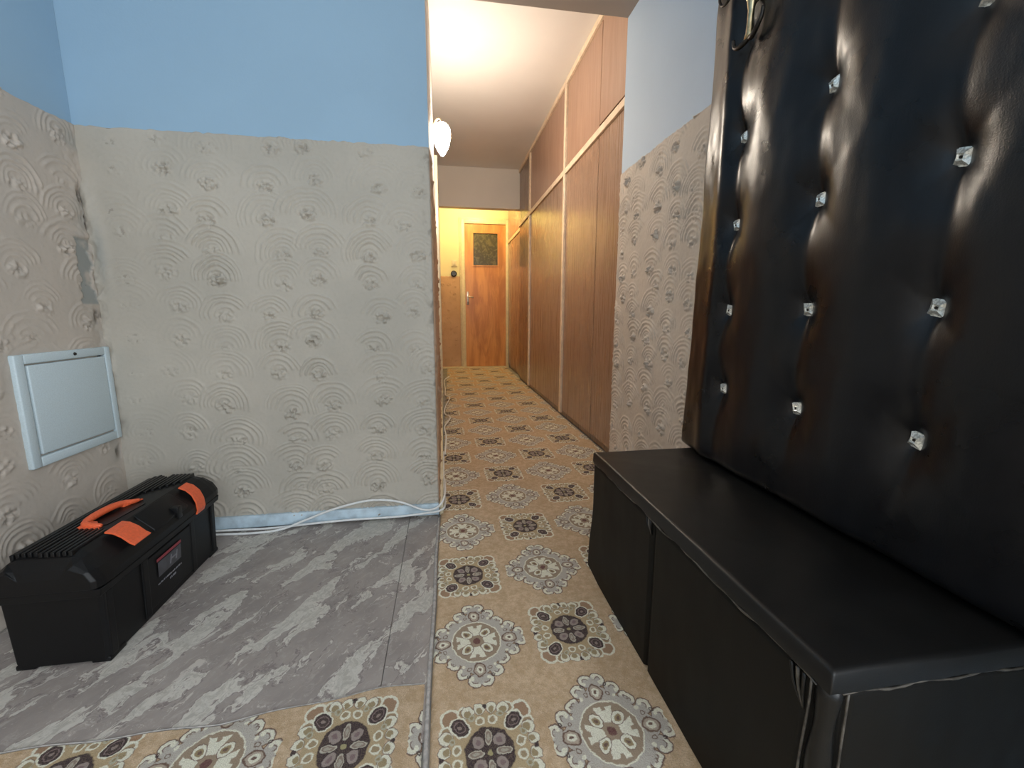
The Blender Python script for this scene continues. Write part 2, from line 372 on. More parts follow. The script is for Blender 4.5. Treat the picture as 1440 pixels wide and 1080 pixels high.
def combed(u0, u1, z0, z1, res, seed, du=.160, dz=.108, rmax=.086, amp=.0030, lam=.0135, fade=1.0, lump=1.0):
    """height field of plaster combed in overlapping fans, each with a lump where the comb was lifted"""
    nu = max(3, int((u1-u0)/res)+1); nz = max(3, int((z1-z0)/res)+1)
    u = np.linspace(u0, u1, nu); z = np.linspace(z0, z1, nz); U, Z = np.meshgrid(u, z, indexing='ij')
    rg = np.random.default_rng(seed)
    h = (fbm(U, Z, 5, seed, 4)-.5)*.0035; dirt_shade = np.zeros_like(h)
    stren = np.clip((fbm(U, Z, 2.2, seed+50, 2)-.28)*2.6, .12, 1)*fade + (1-fade)
    warp = (fbm(U, Z, 22, seed+9, 2)-.5)*.012; warp2 = (fbm(U, Z, 18, seed+19, 2)-.5)*.012
    fine = fbm(U, Z, 130, seed+3, 3)-.5; mid = fbm(U, Z, 75, seed+5, 3)-.5
    rows = int((z1-z0)/dz)+3; cols = int((u1-u0)/du)+3
    for i in range(cols):
        cu0 = u0+(i-.6)*du+rg.normal(0, .012); off = rg.random()*dz
        for j in range(rows, -2, -1):
            cu = cu0+rg.normal(0, .017); cz = z0+j*dz+off*.9+rg.normal(0, .014); rm = rmax*rg.uniform(.82, 1.25)
            k = (np.abs(U-cu) < rm+.02) & (np.abs(Z-cz) < rm+.03)
            if not k.any(): continue
            ii = np.where(k.any(1))[0]; jj = np.where(k.any(0))[0]; s = np.s_[ii[0]:ii[-1]+1, jj[0]:jj[-1]+1]
            x = U[s]-cu+warp[s]; y = Z[s]-cz+warp2[s]; r = np.hypot(x*rg.uniform(.85, 1.1), y)
            ang = np.degrees(np.arctan2(x, y)); lo = rg.uniform(-115, -60); hi = rg.uniform(60, 115)
            am = np.clip((ang-lo)/14, 0, 1)*np.clip((hi-ang)/14, 0, 1)
            m = am*np.clip((rm-r)/.004, 0, 1)*np.clip((r-.022)/.006, 0, 1)
            ph = rg.uniform(0, 6.28); c = .5+.5*np.cos(2*np.pi*r/lam+ph+1.3*np.sin(r*90+ph)); rd = c**2.1*(.45+.55*np.sin(np.clip((r-.02)/(rm-.02), 0, 1)*np.pi)**.5)
            strand = .6+.8*(vnoise(ang/9.0, r*400, 1.0, seed+int(i*31+j) % 99)); strand = np.clip(strand, .3, 1.3)
            new = rd*amp*strand*rg.uniform(.55, 1.2)
            h[s] = h[s]*(1-.75*m)+new*m*stren[s] + (fbm(U[s], Z[s], 5, seed, 4)-.5)*.0035*.75*m
            # lifted lumps
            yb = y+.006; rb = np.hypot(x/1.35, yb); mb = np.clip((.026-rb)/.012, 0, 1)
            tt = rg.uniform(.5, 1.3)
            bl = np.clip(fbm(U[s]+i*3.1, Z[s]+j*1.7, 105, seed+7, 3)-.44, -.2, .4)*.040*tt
            h[s] += mb*bl*1.15*lump*(.35+.65*stren[s]); dirt_shade[s] = np.maximum(dirt_shade[s], mb*np.clip(-bl*300-.9, 0, .45))  # pits around the lumps get their shade painted through this mask
    h += fine*.0007+mid*.0006
    return U, Z, h, dirt_shade
def dado(name, parent, mat, args, fn, edge=.008, extra=None, flip=False, **kw):
    U, Z, h, dirt_shade = combed(*args, **kw); tone = np.zeros_like(h)
    if extra: h, dirt_shade, tone = extra(U, Z, h, dirt_shade, tone)
    h = np.maximum(h+edge, .0012)
    ragged = (vnoise(U, Z*0, 60, 3)-.5)*.006+(vnoise(U, Z*0, 14, 8)-.5)*.004
    k = Z[:, -1] + ragged[:, -1]; Z = Z.copy(); Z[:, -1] = k; Z[:, -2] = np.minimum(Z[:, -2]+ragged[:, -1], k-.0005)
    h[:, -1] = -.002; h[0, :] = -.002; h[-1, :] = -.002; h[:, 0] = -.002
    P = np.stack(fn(U, Z, h), -1)
    return link(name, grid_mesh(name, P, dict(dirt_shade=dirt_shade, tone=tone), flip), mat, parent, True)

# ------------------------------------------------------------------ setting
ZC = 2.437; XL = -1.128; YF = 1.633; XR = .86; XW = .902; YH = 5.156; YD = 6.40; ZB = 2.13; YB = 2.075
S = dict(kind='structure')
floor = box('floor', M_concrete, (-1.30, 1.75, -2.15, 6.55, -.12, -.001), **S)
# two vinyl sheets with a joint
hexa('vinyl_sheet', M_vinyl, [(-1.13,.70,0),(-.1545,.70,0),(-.1525,1.632,0),(-1.13,1.632,0),(-1.13,.70,.003),(-.1545,.70,.003),(-.1525,1.632,.003),(-1.13,1.632,.003)], floor)
hexa('vinyl_sheet', M_vinyl, [(-.1525,.70,0),(-.052,.70,0),(-.042,1.632,0),(-.1505,1.632,0),(-.1525,.70,.0036),(-.052,.70,.0036),(-.042,1.632,.0036),(-.1505,1.632,.0036)], floor)
box('ceiling', M_ceil, (-1.30, 1.75, -2.15, 6.55, ZC, ZC+.1), **S)
beam = box('trim_1', M_taupe, (-.045, XR+.2, YF+.001, YB, ZB, ZC-.001), label='ceiling beam at the hallway mouth', **S)
def wall(name, b, mats, pick):   # pick(normal)->material index
    o = box(name, mats, b, **S)
    for p in o.data.polygons: p.material_index = pick(p.normal)
    return o
wf = wall('wall_front', (XL-.12, -.0385, YF, YF+.11, 0, ZC-.001), [M_blue, M_cream], lambda n: 0 if n.y < -.5 else 1)
wl = wall('wall_left', (XL-.12, XL, -2.1, YF-.001, 0, ZC-.001), [M_blue], lambda n: 0)
bm = bmesh.new()
for b in ((XR, XR+.85, -.58, YB, 0, ZC-.001), (XR, XR+.85, -2.1, -1.62, 0, ZC-.001), (XR, XR+.85, -1.62, -.58, 2.02, ZC-.001)): bm_box(bm, *b)  # gap behind the camera added for the side fill
wr = fin(bm, 'wall_right', M_blue_lit, **S)
bm = bmesh.new()
for b in ((XR-.012, XR+.10, -.60, -.54, 0, 2.08), (XR-.012, XR+.10, -1.66, -1.60, 0, 2.08), (XR-.012, XR+.10, -1.60, -.60, 2.02, 2.08)): bm_box(bm, *b)
fin(bm, 'trim_2', M_cream_gloss, **S)  # casing around the added gap, out of view
wh = hexa('wall_hallway_left', M_cream, [(-.17,YF+.111,0),(-.0385,YF+.111,0),(-.058,YD,0),(-.17,YD,0),(-.17,YF+.111,ZC-.001),(-.0385,YF+.111,ZC-.001),(-.058,YD,ZC-.001),(-.17,YD,ZC-.001)], **S)
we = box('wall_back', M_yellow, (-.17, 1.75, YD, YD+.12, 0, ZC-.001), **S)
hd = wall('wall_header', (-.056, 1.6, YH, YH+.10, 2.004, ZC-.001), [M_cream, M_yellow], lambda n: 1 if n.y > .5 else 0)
wb = bmesh.new()
for b in ((-1.25, -.50, -2.12, -2.0, 0, ZC-.001), (.84, 1.0, -2.12, -2.0, 0, ZC-.001), (-.50, .84, -2.12, -2.0, 0, .85), (-.50, .84, -2.12, -2.0, 2.25, ZC-.001)): bm_box(wb, *b)
fin(wb, 'wall_rear', M_blue, **S)
wn = bmesh.new()
for b in ((-.50, -.43, -2.09, -2.03, .85, 2.25), (.77, .84, -2.09, -2.03, .85, 2.25), (-.43, .77, -2.09, -2.03, .85, .92), (-.43, .77, -2.09, -2.03, 2.18, 2.25), (.14, .20, -2.09, -2.03, .92, 2.18)): bm_box(wn, *b)
fin(wn, 'window_1', M_cream_gloss, **S)

# combed plaster on the lower walls
def corner_front(U, Z, h, d, t):
    k = np.clip((.055-(U-XL))/.05, 0, 1)
    calm = np.clip(((U-XL)-.16)/.10, 0, 1)*.8+.2                   # left end of the wall is smoother
    h = h*calm+(1-calm)*(fbm(U, Z, 9, 77, 3)-.5)*.003
    e = np.exp(-(((U-XL-.035)/.018)**2+((Z-1.00)/.13)**2)); h = h+e*.007*(.6+.8*fbm(U, Z, 40, 5)); t = t+e*.55
    e2 = np.exp(-(((U-XL-.022)/.016)**2+((Z-1.13)/.07)**2)); h = h+e2*.012*(.5+fbm(U, Z, 45, 15)); k2 = np.clip((.03-(U-XL))/.02, 0, 1)*np.clip((Z-.45)/.1, 0, 1)*np.clip((1.24-Z)/.05, 0, 1); h = h+k2*(fbm(U, Z, 38, 92, 3)-.4)*.016; d = np.maximum(d, k2*np.clip(fbm(U, Z, 26, 93)*3-1.9, 0, .7))
    low = np.clip((.09-Z)/.05, 0, 1); h = h+low*(fbm(U, Z, 30, 6)-.5)*.008; d = np.maximum(d, low*np.clip(fbm(U, Z, 16, 12)*1.9-.75, 0, .6))
    s = np.clip((.05-(U-XL))/.03, 0, 1)*np.clip(fbm(U, Z, 20, 31)*3-1.25, 0, 1)*np.exp(-((Z-.40)/.10)**2); d = np.maximum(d, s*.7)
    right = np.clip((U+.075)/.03, 0, 1); h = h+right*(fbm(U*2, Z, 45, 66)-.5)*.010; d = np.maximum(d, right*np.clip(fbm(U, Z, 34, 91)*3-1.7, 0, .55))
    return h, d, t
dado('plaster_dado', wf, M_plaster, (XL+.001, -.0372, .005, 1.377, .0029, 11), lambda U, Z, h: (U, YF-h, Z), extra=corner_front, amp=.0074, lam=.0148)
def corner_left(U, Z, h, d, t):
    dist = YF-U
    k = np.clip((.10-dist)/.08, 0, 1)*np.clip((Z-.55)/.1, 0, 1)
    h = h*(1-.6*k)+k*(fbm(U, Z, 26, 15, 4)-.5)*.016
    p = np.clip((.075-np.abs(dist-.055))/.012, 0, 1)*0
    # bare filled patch and the open crack that runs down the corner
    pe = np.clip((.030+.01*(fbm(U, Z, 40, 2)-.5)*4-np.abs(dist-.045))/.006, 0, 1)*np.clip((.105-np.abs(Z-.93))/.008, 0, 1)
    h = h*(1-pe)-.003*pe; t = t+pe*np.clip(fbm(U, Z, 35, 44)*2.2-.25, .1, .85)
    line = .010+.012*(fbm(Z, Z*0, 14, 23, 3)-.5)*2+.010*np.clip((Z-1.05)/.2, 0, 1)
    cr = np.clip((.0045*(.4+1.4*fbm(Z, Z*0, 30, 41))-np.abs(dist-line))/.003, 0, 1)*np.clip((1.235-Z)/.02, 0, 1)*np.clip((Z-.77)/.02, 0, 1)*np.clip(fbm(Z, Z*0, 11, 87)*4-1.2, 0, 1)
    h = h-cr*.012; d = np.maximum(d, cr)
    for zz, ww in ((.79, .012), (1.16, .008), (.33, .010)):
        g = np.exp(-(((dist-.025)/ww)**2+((Z-zz)/.022)**2)); g = g*np.clip(fbm(U, Z, 60, 33)*3-.7, 0, 1); h = h-g*.010; d = np.maximum(d, np.clip(g*1.2, 0, .9))
    t = t + np.clip((.10-dist)/.08, 0, 1)*np.clip(fbm(U, Z, 10, 71)*2-.9, 0, .5)
    return h, d, t
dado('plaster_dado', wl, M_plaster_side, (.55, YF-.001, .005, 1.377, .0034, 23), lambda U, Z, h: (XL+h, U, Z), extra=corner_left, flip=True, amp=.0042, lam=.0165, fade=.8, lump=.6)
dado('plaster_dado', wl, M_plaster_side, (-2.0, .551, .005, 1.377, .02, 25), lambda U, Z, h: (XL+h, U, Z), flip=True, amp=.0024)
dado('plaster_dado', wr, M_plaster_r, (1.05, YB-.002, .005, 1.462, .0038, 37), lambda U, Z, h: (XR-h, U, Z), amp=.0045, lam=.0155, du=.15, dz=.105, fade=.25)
def hallx(U): return -.0385-(U-YF)*(.0195/4.76)
def hall_edge(U, Z, h, d, t):
    k = np.clip((YF+.10-U)/.05, 0, 1); h = h+k*(fbm(U, Z, 40, 16)-.5)*.010; d = np.maximum(d, k*np.clip(fbm(U, Z, 40, 19)*3-1.6, 0, .6)); return h, d, t
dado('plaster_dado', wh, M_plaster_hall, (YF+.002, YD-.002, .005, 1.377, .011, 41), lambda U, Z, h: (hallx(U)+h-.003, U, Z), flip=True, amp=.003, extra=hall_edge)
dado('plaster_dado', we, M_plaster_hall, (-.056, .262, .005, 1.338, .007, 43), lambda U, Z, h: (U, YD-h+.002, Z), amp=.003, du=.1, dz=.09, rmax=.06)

# baseboards
bm = bmesh.new(); bm_box(bm, XL+.01, -.036, YF-.022, YF-.004, .012, .058); bb = fin(bm, 'baseboard_front', M_base, bev=.004, **S)
hexa('baseboard_hallway', M_cream_gloss, [(-.035,YF+.0,.0),(-.020,YF+.0,.0),(-.040,YD-.03,.0),(-.056,YD-.03,0),(-.035,YF+.0,.055),(-.020,YF+.0,.055),(-.040,YD-.03,.055),(-.056,YD-.03,.055)], bev=.003, **S)

# door at the end of the hallway
dr = root('door_1', 'orange varnished wooden door with a dark square window at the far end of the hallway', None); dr['kind'] = 'structure'
dr.location = (0, 0, 0)
bm = bmesh.new(); y0, y1 = YD-.032, YD-.006
for b in ((.320, .432, y0, y1, .022, 2.062), (.800, .912, y0, y1, .022, 2.062), (.432, .800, y0, y1, .022, 1.488), (.432, .800, y0, y1, 1.945, 2.062)): bm_box(bm, *b)
bmesh.ops.remove_doubles(bm, verts=bm.verts, dist=1e-5)
fin(bm, 'door_leaf', M_door, dr)
bm = bmesh.new()
for b in ((.424, .440, y0-.010, y0+.006, 1.480, 1.953), (.792, .808, y0-.010, y0+.006, 1.480, 1.953), (.440, .792, y0-.010, y0+.006, 1.480, 1.494), (.440, .792, y0-.010, y0+.006, 1.939, 1.953)): bm_box(bm, *b)
fin(bm, 'glazing_bead', M_door, dr)
box('pane', M_glass, (.436, .796, y0+.012, y0+.018, 1.485, 1.948), dr)
bm = bmesh.new(); 
for b in ((.262, .318, YD-.050, YD-.001, 0, 2.125), (.9135, .952, YD-.050, YD-.001, 0, 2.125), (.318, .9135, YD-.050, YD-.001, 2.066, 2.125)): bm_box(bm, *b)
fin(bm, 'door_frame', M_cream_gloss, dr, bev=.004)
bm = bmesh.new()
for b in ((.244, .262, YD-.030, YD-.001, 0, 2.150), (.262, .952, YD-.030, YD-.001, 2.126, 2.150)): bm_box(bm, *b)
fin(bm, 'architrave', M_cream_gloss, dr, bev=.003)
box('threshold', M_threshold, (-.05, .95, YD-.12, YD-.001, 0, .018), dr, bev=.003)
dh = box('handle_plate', M_steel, (.338, .366, y0-.006, y0, .93, 1.12), dr, bev=.002)
bm = bmesh.new(); tube_bm(bm, spline([(.352, y0-.004, 1.045), (.352, y0-.04, 1.045), (.37, y0-.05, 1.043), (.43, y0-.048, 1.035)], 6), .008, 10)
fin(bm, 'lever', M_steel, dh, smooth=True)
bm = bmesh.new(); lathe_bm(bm, [(.004, 0), (.006, .002)], 12, (.352, y0-.006, .965), 'y'); fin(bm, 'keyhole', M_dark, dh)

# a second door in the hallway's left wall: only its casing stands proud
d2 = bpy.data.objects.new('door_2', None); C.objects.link(d2); d2['kind'] = 'structure'; d2.location = (-.047, 4.1, 0)
bm = bmesh.new()
for b in ((-.010, .024, -.46, -.40, 0, 2.03), (-.010, .024, .40, .46, 0, 2.03), (-.010, .024, -.40, .40, 1.97, 2.03)): bm_box(bm, *b)
fin(bm, 'door_casing', M_cream_gloss, d2, bev=.003)
box('door_leaf', M_door, (.006, .014, -.399, .399, .01, 1.969), d2)
# switch and round socket beside the door
sw = root('light_switch', 'small cream square light switch above the black round socket by the door', 'switch', loc=(0,0,0))
box('plate', M_switch, (.128, .204, YD-.020, YD-.0005, 1.475, 1.560), sw, bev=.005)
box('rocker', M_switch, (.145, .187, YD-.026, YD-.019, 1.490, 1.545), sw, bev=.003)
so = root('wall_socket', 'round black wall socket just below the cream switch', 'socket')
bm = bmesh.new(); lathe_bm(bm, [(.043, -.002), (.043, .012), (.038, .022), (.030, .024), (.028, .016), (.0, .016)][:5], 28, (.157, YD-.006, 1.372), 'y'); fin(bm, 'socket_body', M_bakelite, so, smooth=False)
for dx in (-.009, .009):
    bm = bmesh.new(); lathe_bm(bm, [(.003, 0), (.003, .002)], 10, (.157+dx, YD-.030, 1.372), 'y'); fin(bm, 'contact_hole', M_dark, so)

# ------------------------------------------------------------------ wardrobe along the right of the hallway
wd = root('built_in_wardrobe', 'long built-in reddish-brown veneer wardrobe with cream strips along the right of the hallway', 'wardrobe', loc=(XW, 0, 0))
def wbox(name, mat, y0, y1, z0, z1, x0=0, x1=.018, bev=.0015, parent=wd, **p):
    bm = bmesh.new(); bm_box(bm, x0, x1, y0, y1, z0, z1); o = fin(bm, name, mat, parent, bev, 1, smooth=False, **p); return o
ZR = 1.822
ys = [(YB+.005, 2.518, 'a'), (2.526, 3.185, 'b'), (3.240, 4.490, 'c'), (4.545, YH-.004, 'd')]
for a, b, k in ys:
    wbox('lower_door', M_ward_dark if k == 'd' else M_ward, a, b, .050, ZR-.024)  # far doors: dark reflection painted in with a darker veneer
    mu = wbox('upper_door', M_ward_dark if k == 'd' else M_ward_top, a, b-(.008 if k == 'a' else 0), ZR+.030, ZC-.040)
    if k == 'a': mu.location = (-.002, 0, .006); mu.rotation_euler = (0, .004, .004)
wbox('rail', M_trimwood, YB+.004, YH-.004, ZR-.022, ZR+.016, -.014, .004)
wbox('top_strip', M_trimwood, YB+.004, YH-.004, ZC-.038, ZC-.002, -.012, .02)
for yy in (3.2125, 4.5175):
    wbox('stile', M_trimwood, yy-.022, yy+.022, .03, ZR-.0225, -.014, .004)
    wbox('stile', M_trimwood, yy-.022, yy+.022, ZR+.0165, ZC-.039, -.014, .004)
wbox('plinth', M_ward_dark, YB+.004, YH-.004, .008, .046, .012, .03)
wbox('carcass', M_dark, YB+.004, YH-.004, .006, ZC-.003, .031, .55)
kh = bmesh.new(); lathe_bm(kh, [(.011, 0), (.011, -.004), (.004, -.005)], 16, (0, 4.66, .775), 'x'); fin(kh, 'keyhole_rosette', M_brass, wd)
wd2 = root('hallway_cupboard', 'yellow-lit veneer cupboard beyond the header right beside the orange door', 'cupboard', loc=(XW+.048, 0, 0))
for a, b in ((YH+.12, 5.72), (5.73, YD-.055)):
    wbox('lower_door', M_ward, a, b, .05, ZR-.024, parent=wd2); wbox('upper_door', M_ward_top, a, b, ZR+.030, ZC-.03, parent=wd2)
wbox('rail', M_trimwood, YH+.11, YD-.053, ZR-.022, ZR+.016, -.012, .004, parent=wd2)
wbox('plinth', M_ward_dark, YH+.11, YD-.053, .008, .046, .010, .03, parent=wd2)
wbox('carcass', M_dark, YH+.105, YD-.053, .006, ZC-.003, .031, .50, parent=wd2)

# ------------------------------------------------------------------ lamps
lp = root('wall_lamp', 'lit opal glass teardrop wall lamp high on the hallway left wall', 'lamp', loc=(0, 0, 0))
XLp = hallx(2.9)
bm = bmesh.new(); lathe_bm(bm, [(.040, 0), (.040, .008), (.030, .016), (.012, .018)], 24, (XLp, 2.9, 1.925), 'x'); fin(bm, 'back_plate', M_brass, lp, smooth=False)
bm = bmesh.new(); lathe_bm(bm, [(.004, -.100), (.013, -.092), (.028, -.070), (.044, -.035), (.053, .010), (.053, .040), (.046, .066), (.030, .086), (.012, .095), (.004, .096)], 32, (XLp+.058, 2.9, 1.875), 'z')
fin(bm, 'glass_shade', M_lamp, lp, smooth=True)
bm = bmesh.new(); tube_bm(bm, spline([(XLp+.014, 2.9, 1.925), (XLp+.02, 2.9, 1.975), (XLp+.045, 2.9, 1.990), (XLp+.058, 2.9, 1.968)], 6), .005, 8); fin(bm, 'arm', M_brass, lp, smooth=True)
cl = root('ceiling_lamp', 'round lit yellowish globe on the ceiling beyond the hallway header', 'lamp', loc=(0,0,0))
bm = bmesh.new(); lathe_bm(bm, [(.055, 0), (.055, -.02), (.03, -.03)], 24, (.40, 5.75, ZC), 'z'); fin(bm, 'canopy', M_brass, cl, smooth=False)
bm = bmesh.new(); lathe_bm(bm, [(.02, 0), (.055, -.02), (.075, -.055), (.075, -.085), (.055, -.120), (.02, -.140)], 28, (.40, 5.75, ZC-.03), 'z'); fin(bm, 'globe', M_bulb, cl, smooth=True)

# ------------------------------------------------------------------ carpets
def slab_grid(name, mat, fnx0, fnx1, y0, y1, nu, nv, th, z0=.0005, wave=.0008, **p):
    s = np.linspace(0, 1, nu); y = np.linspace(y0, y1, nv); Sg, Yg = np.meshgrid(s, y, indexing='ij')
    X0 = np.array([fnx0(v) for v in y]); X1 = np.array([fnx1(v) for v in y]); Xg = X0[None]*(1-Sg)+X1[None]*Sg
    Zg = z0+th+(fbm(Xg, Yg, 5, 3)-.5)*wave*2+(fbm(Xg, Yg, 120, 4, 1)-.5)*wave
    Zg[0, :] = z0; Zg[-1, :] = z0; Zg[:, 0] = z0; Zg[:, -1] = z0
    return link(name, grid_mesh(name, np.stack([Xg, Yg, Zg], -1), flip=False), mat, None, True, **p)
cw = random.Random(3)
def edgeL(y): return -.0455+(y-.655)*.0149*.9+.0012*math.sin(y*13)
c1 = slab_grid('carpet_runner', M_carpet, edgeL, lambda y: XR-.004 if y < YB+.01 else XW+.008, -1.98, 6.27, 160, 1300, .006)
tag(c1, 'long tan carpet runner with pale diamonds and dark rosettes down the hallway', 'carpet')
c2o = slab_grid('carpet_piece', M_carpet2, lambda y: XL+.012, lambda y: -.0545, -1.98, 0, 200, 200, .005)
P = np.empty((len(c2o.data.vertices), 3), np.float32); c2o.data.vertices.foreach_get('co', P.reshape(-1))
t = (P[:, 1]+1.98)/1.98; x = P[:, 0]; topy = .795+np.clip((x+.45)/.30, 0, 1)*.034+.0025*np.sin(x*31)
t = 1-(1-t)**2; P[:, 1] = -1.98+t*(topy+1.98); xe = -.0592+(P[:, 1]-.655)*.0145; P[:, 0] = XL+.012+(x-XL-.012)/(-.0545-XL-.012)*(xe-XL-.012); c2o.data.vertices.foreach_set('co', P.reshape(-1)); c2o.data.update()
tag(c2o, 'patterned tan carpet offcut at the bottom left over the grey vinyl', 'carpet')
bm = bmesh.new(); tube_bm(bm, [(-.0525+(y-.655)*.0145+.0012*math.sin(y*13), y, .0048) for y in np.linspace(-.4, 1.60, 80)], .0046, 8)
o = fin(bm, 'edge_binding', M_seal, None, smooth=True); o.parent = c1
bm = bmesh.new(); tube_bm(bm, [(x, .799+min(1, max(0, (x+.45)/.30))*.034+.0025*math.sin(x*31), .0040) for x in np.linspace(XL+.02, -.0605, 90)], .0015, 6)
o = fin(bm, 'edge_binding', M_seal, None, smooth=True); o.parent = c2o

# ------------------------------------------------------------------ electrical panel cover on the left wall
ep = root('fuse_box_cover', 'pale blue-grey metal fuse box cover set in the left wall above the toolbox', 'panel', loc=(XL, 0, 0))
X1 = .020
def quad(y, z, dy=0): return (y, z)
bm = bmesh.new(); 
yo0, yo1, zo0, zo1 = 1.292, 1.620, .378, .690
for b in ((.002, X1, yo0, 1.320, zo0, zo1), (.002, X1, 1.597, yo1, zo0, zo1), (.002, X1, 1.320, 1.597, zo0, .406), (.002, X1, 1.320, 1.597, .664, zo1)): bm_box(bm, *b)
fin(bm, 'frame', M_white_met, ep, bev=.0035)
box('recess', M_dark, (.002, .006, 1.318, 1.599, .404, .666), ep)
box('panel_door', M_white_met, (.007, .0205, 1.3255, 1.5925, .4115, .6600), ep, bev=.004, seg=3)
bm = bmesh.new(); lathe_bm(bm, [(.005, 0), (.004, .003)], 14, (X1, 1.48, .678), 'x'); fin(bm, 'screw', M_dark, ep)

# ------------------------------------------------------------------ cables along the foot of the wall
def cable(name, label, pts, r, grp=None):
    bm = bmesh.new(); tube_bm(bm, spline(pts, 10), r, 8); o = fin(bm, name, M_cable, None, smooth=True); return tag(o, label, 'cable', grp)
cable('white_cable', 'white cable arching up over the pale blue baseboard', [(-1.02,1.598,.008),(-.85,1.585,.0085),(-.70,1.575,.0085),(-.608,1.58,.014),(-.52,1.588,.042),(-.42,1.592,.075),(-.296,1.594,.098),(-.19,1.594,.086),(-.10,1.596,.046),(-.055,1.598,.045),(-.026,1.605,.064),(-.012,1.68,.075),(-.014,1.85,.064)], .0042)
cable('white_cable', 'white cable lying along the foot of the baseboard', [(-1.0,1.604,.0125),(-.83,1.603,.013),(-.66,1.603,.009),(-.50,1.600,.018),(-.36,1.602,.021),(-.2,1.603,.020),(-.09,1.604,.026),(-.03,1.606,.033),(-.013,1.66,.034),(-.018,1.90,.014),(-.020,2.4,.012)], .0042)
cable('loose_cable', 'thin kinked white cable lying on the carpet at the hallway left wall', [(-.012,2.35,.015),(-.004,2.7,.015),(-.012,2.95,.015),(.03,3.15,.030),(-.010,3.35,.015),(-.005,3.6,.016),(.035,3.9,.035),(-.002,4.15,.016),(-.004,4.5,.02),(-.010,4.8,.06),(.045,4.9,.09)], .005)

# ------------------------------------------------------------------ tufted wall panel
pd = root('tufted_wall_panel', 'tall tufted glossy black leatherette wall panel behind the black bench', 'panel', loc=(.72, 0, 0))
BY = [.065, .300, .535, .765, 1.007, ]; BZ = [.607, .810, 1.019, 1.220, 1.43, 1.635]
y0, y1, z0, z1 = -.16, 1.194, .401, 1.80; res = .0052
u = np.linspace(y0, y1, int((y1-y0)/res)); z = np.linspace(z0, z1, int((z1-z0)/res)); U, Z = np.meshgrid(u, z, indexing='ij')
h = np.full_like(U, .020)
wu = (fbm(U, Z, 5, 90, 2)-.5)*.04
for i, yb in enumerate(BY):
    ex = U-yb+wu*np.clip(0, 1, 1)
    g = np.zeros_like(U)
    for j, zb in enumerate(BZ):
        dy = U-yb; dz = Z-zb; r = np.hypot(dy, dz*.8)
        h -= .017*np.exp(-r/.026)+.010*np.exp(-(dy/.050)**2-(dz/.075)**2)
        # soft pleats that run up and down from every button, leaning a little
        for sgn in (1, -1):
            lean = .10*math.sin(i*2.1+j*1.7)*sgn; dd = dy-lean*np.abs(dz); L = .115
            m = np.exp(-(dd/(.010+.10*np.abs(dz)))**2)*np.exp(-np.abs(dz)/L)*(dz*sgn > 0)
            h -= .0058*m
        # and weaker diagonal pulls
        for sa in (1, -1):
            dd = dy-sa*dz*.95; al = np.hypot(dy, dz); h -= .0016*np.exp(-(dd/(.008+.10*al))**2)*np.exp(-al/.06)
for k in range(len(BY)-1):                 # pillows between the columns
    ym = (BY[k]+BY[k+1])/2; h += .0055*np.exp(-((U-ym)/.07)**2)
h += .008*np.exp(-((U-1.055)/.030)**2) - .019*np.clip((U-1.05)/.140, 0, 1)**1.5*(1+.5*(fbm(U, Z, 8, 62, 2)-.5))
h += (fbm(U, Z*.45, 9, 55, 3)-.5)*.0085+(fbm(U, Z*.5, 26, 58, 2)-.5)*.0022
ed = np.minimum(np.minimum(U-y0, y1-U), np.minimum(Z-z0, z1-Z)); rr = .030
h = h - np.where(ed < rr, rr-np.sqrt(np.clip(rr*rr-(rr-ed)**2, 0, None)), 0)
h[0, :] = h[-1, :] = -.10; h[:, 0] = h[:, -1] = -.10
def ysh(Z): return -.042*np.clip((Z-.4)/1.2, 0, 1)              # far edge leans back a little
Uv = U+np.where(U > 1.0, (U-1.0)/.194, 0)*ysh(Z)
hface = h.copy()
me = grid_mesh('padding', np.stack([-h, Uv, Z], -1))
link('upholstery', me, M_pad, pd, True)
box('backing_board', M_dark, (.10, .132, y0+.01, y1-.045, z0+.01, z1-.01), pd)
def surf(y, zz):
    i = int(round((y-y0)/(y1-y0)*(len(u)-1))); j = int(round((zz-z0)/(z1-z0)*(len(z)-1))); return -float(hface[i, j])
bm = bmesh.new(); s = .0128      # faceted square button, pyramid cut
o0 = [bm.verts.new((0.004, a*s, b*s)) for a, b in ((-1,-1),(1,-1),(1,1),(-1,1))]
o1 = [bm.verts.new((-.004, a*s, b*s)) for a, b in ((-1,-1),(1,-1),(1,1),(-1,1))]
mids = [bm.verts.new((-.0045, a*s*.58, b*s*.58)) for a, b in ((0,-1.35),(1.35,0),(0,1.35),(-1.35,0))]
inn = [bm.verts.new((-.0105, a*s*.36, b*s*.36)) for a, b in ((-1,-1),(1,-1),(1,1),(-1,1))]
bm.faces.new(o0); cen = bm.verts.new((-.0062, 0, 0))
for i in range(4):
    j = (i+1) % 4; bm.faces.new((o0[i], o0[j], o1[j], o1[i])); bm.faces.new((o1[i], o1[j], mids[i])); bm.faces.new((o1[j], inn[j], mids[i])); bm.faces.new((mids[i], inn[j], inn[i])); bm.faces.new((o1[i], mids[i], inn[i])); bm.faces.new((inn[i], inn[j], cen))
bmesh.ops.recalc_face_normals(bm, faces=bm.faces)
bt = bpy.data.meshes.new('crystal_button'); bm.to_mesh(bt); bm.free(); bt.materials.append(M_crystal)
bm = bmesh.new(); lathe_bm(bm, [(.0022, -.002), (.0022, -.0035)], 8, (-.0055, 0, 0), 'x'); pm = bpy.data.meshes.new('pin'); bm.to_mesh(pm); bm.free(); pm.materials.append(M_iron)
br = random.Random(8); first = True
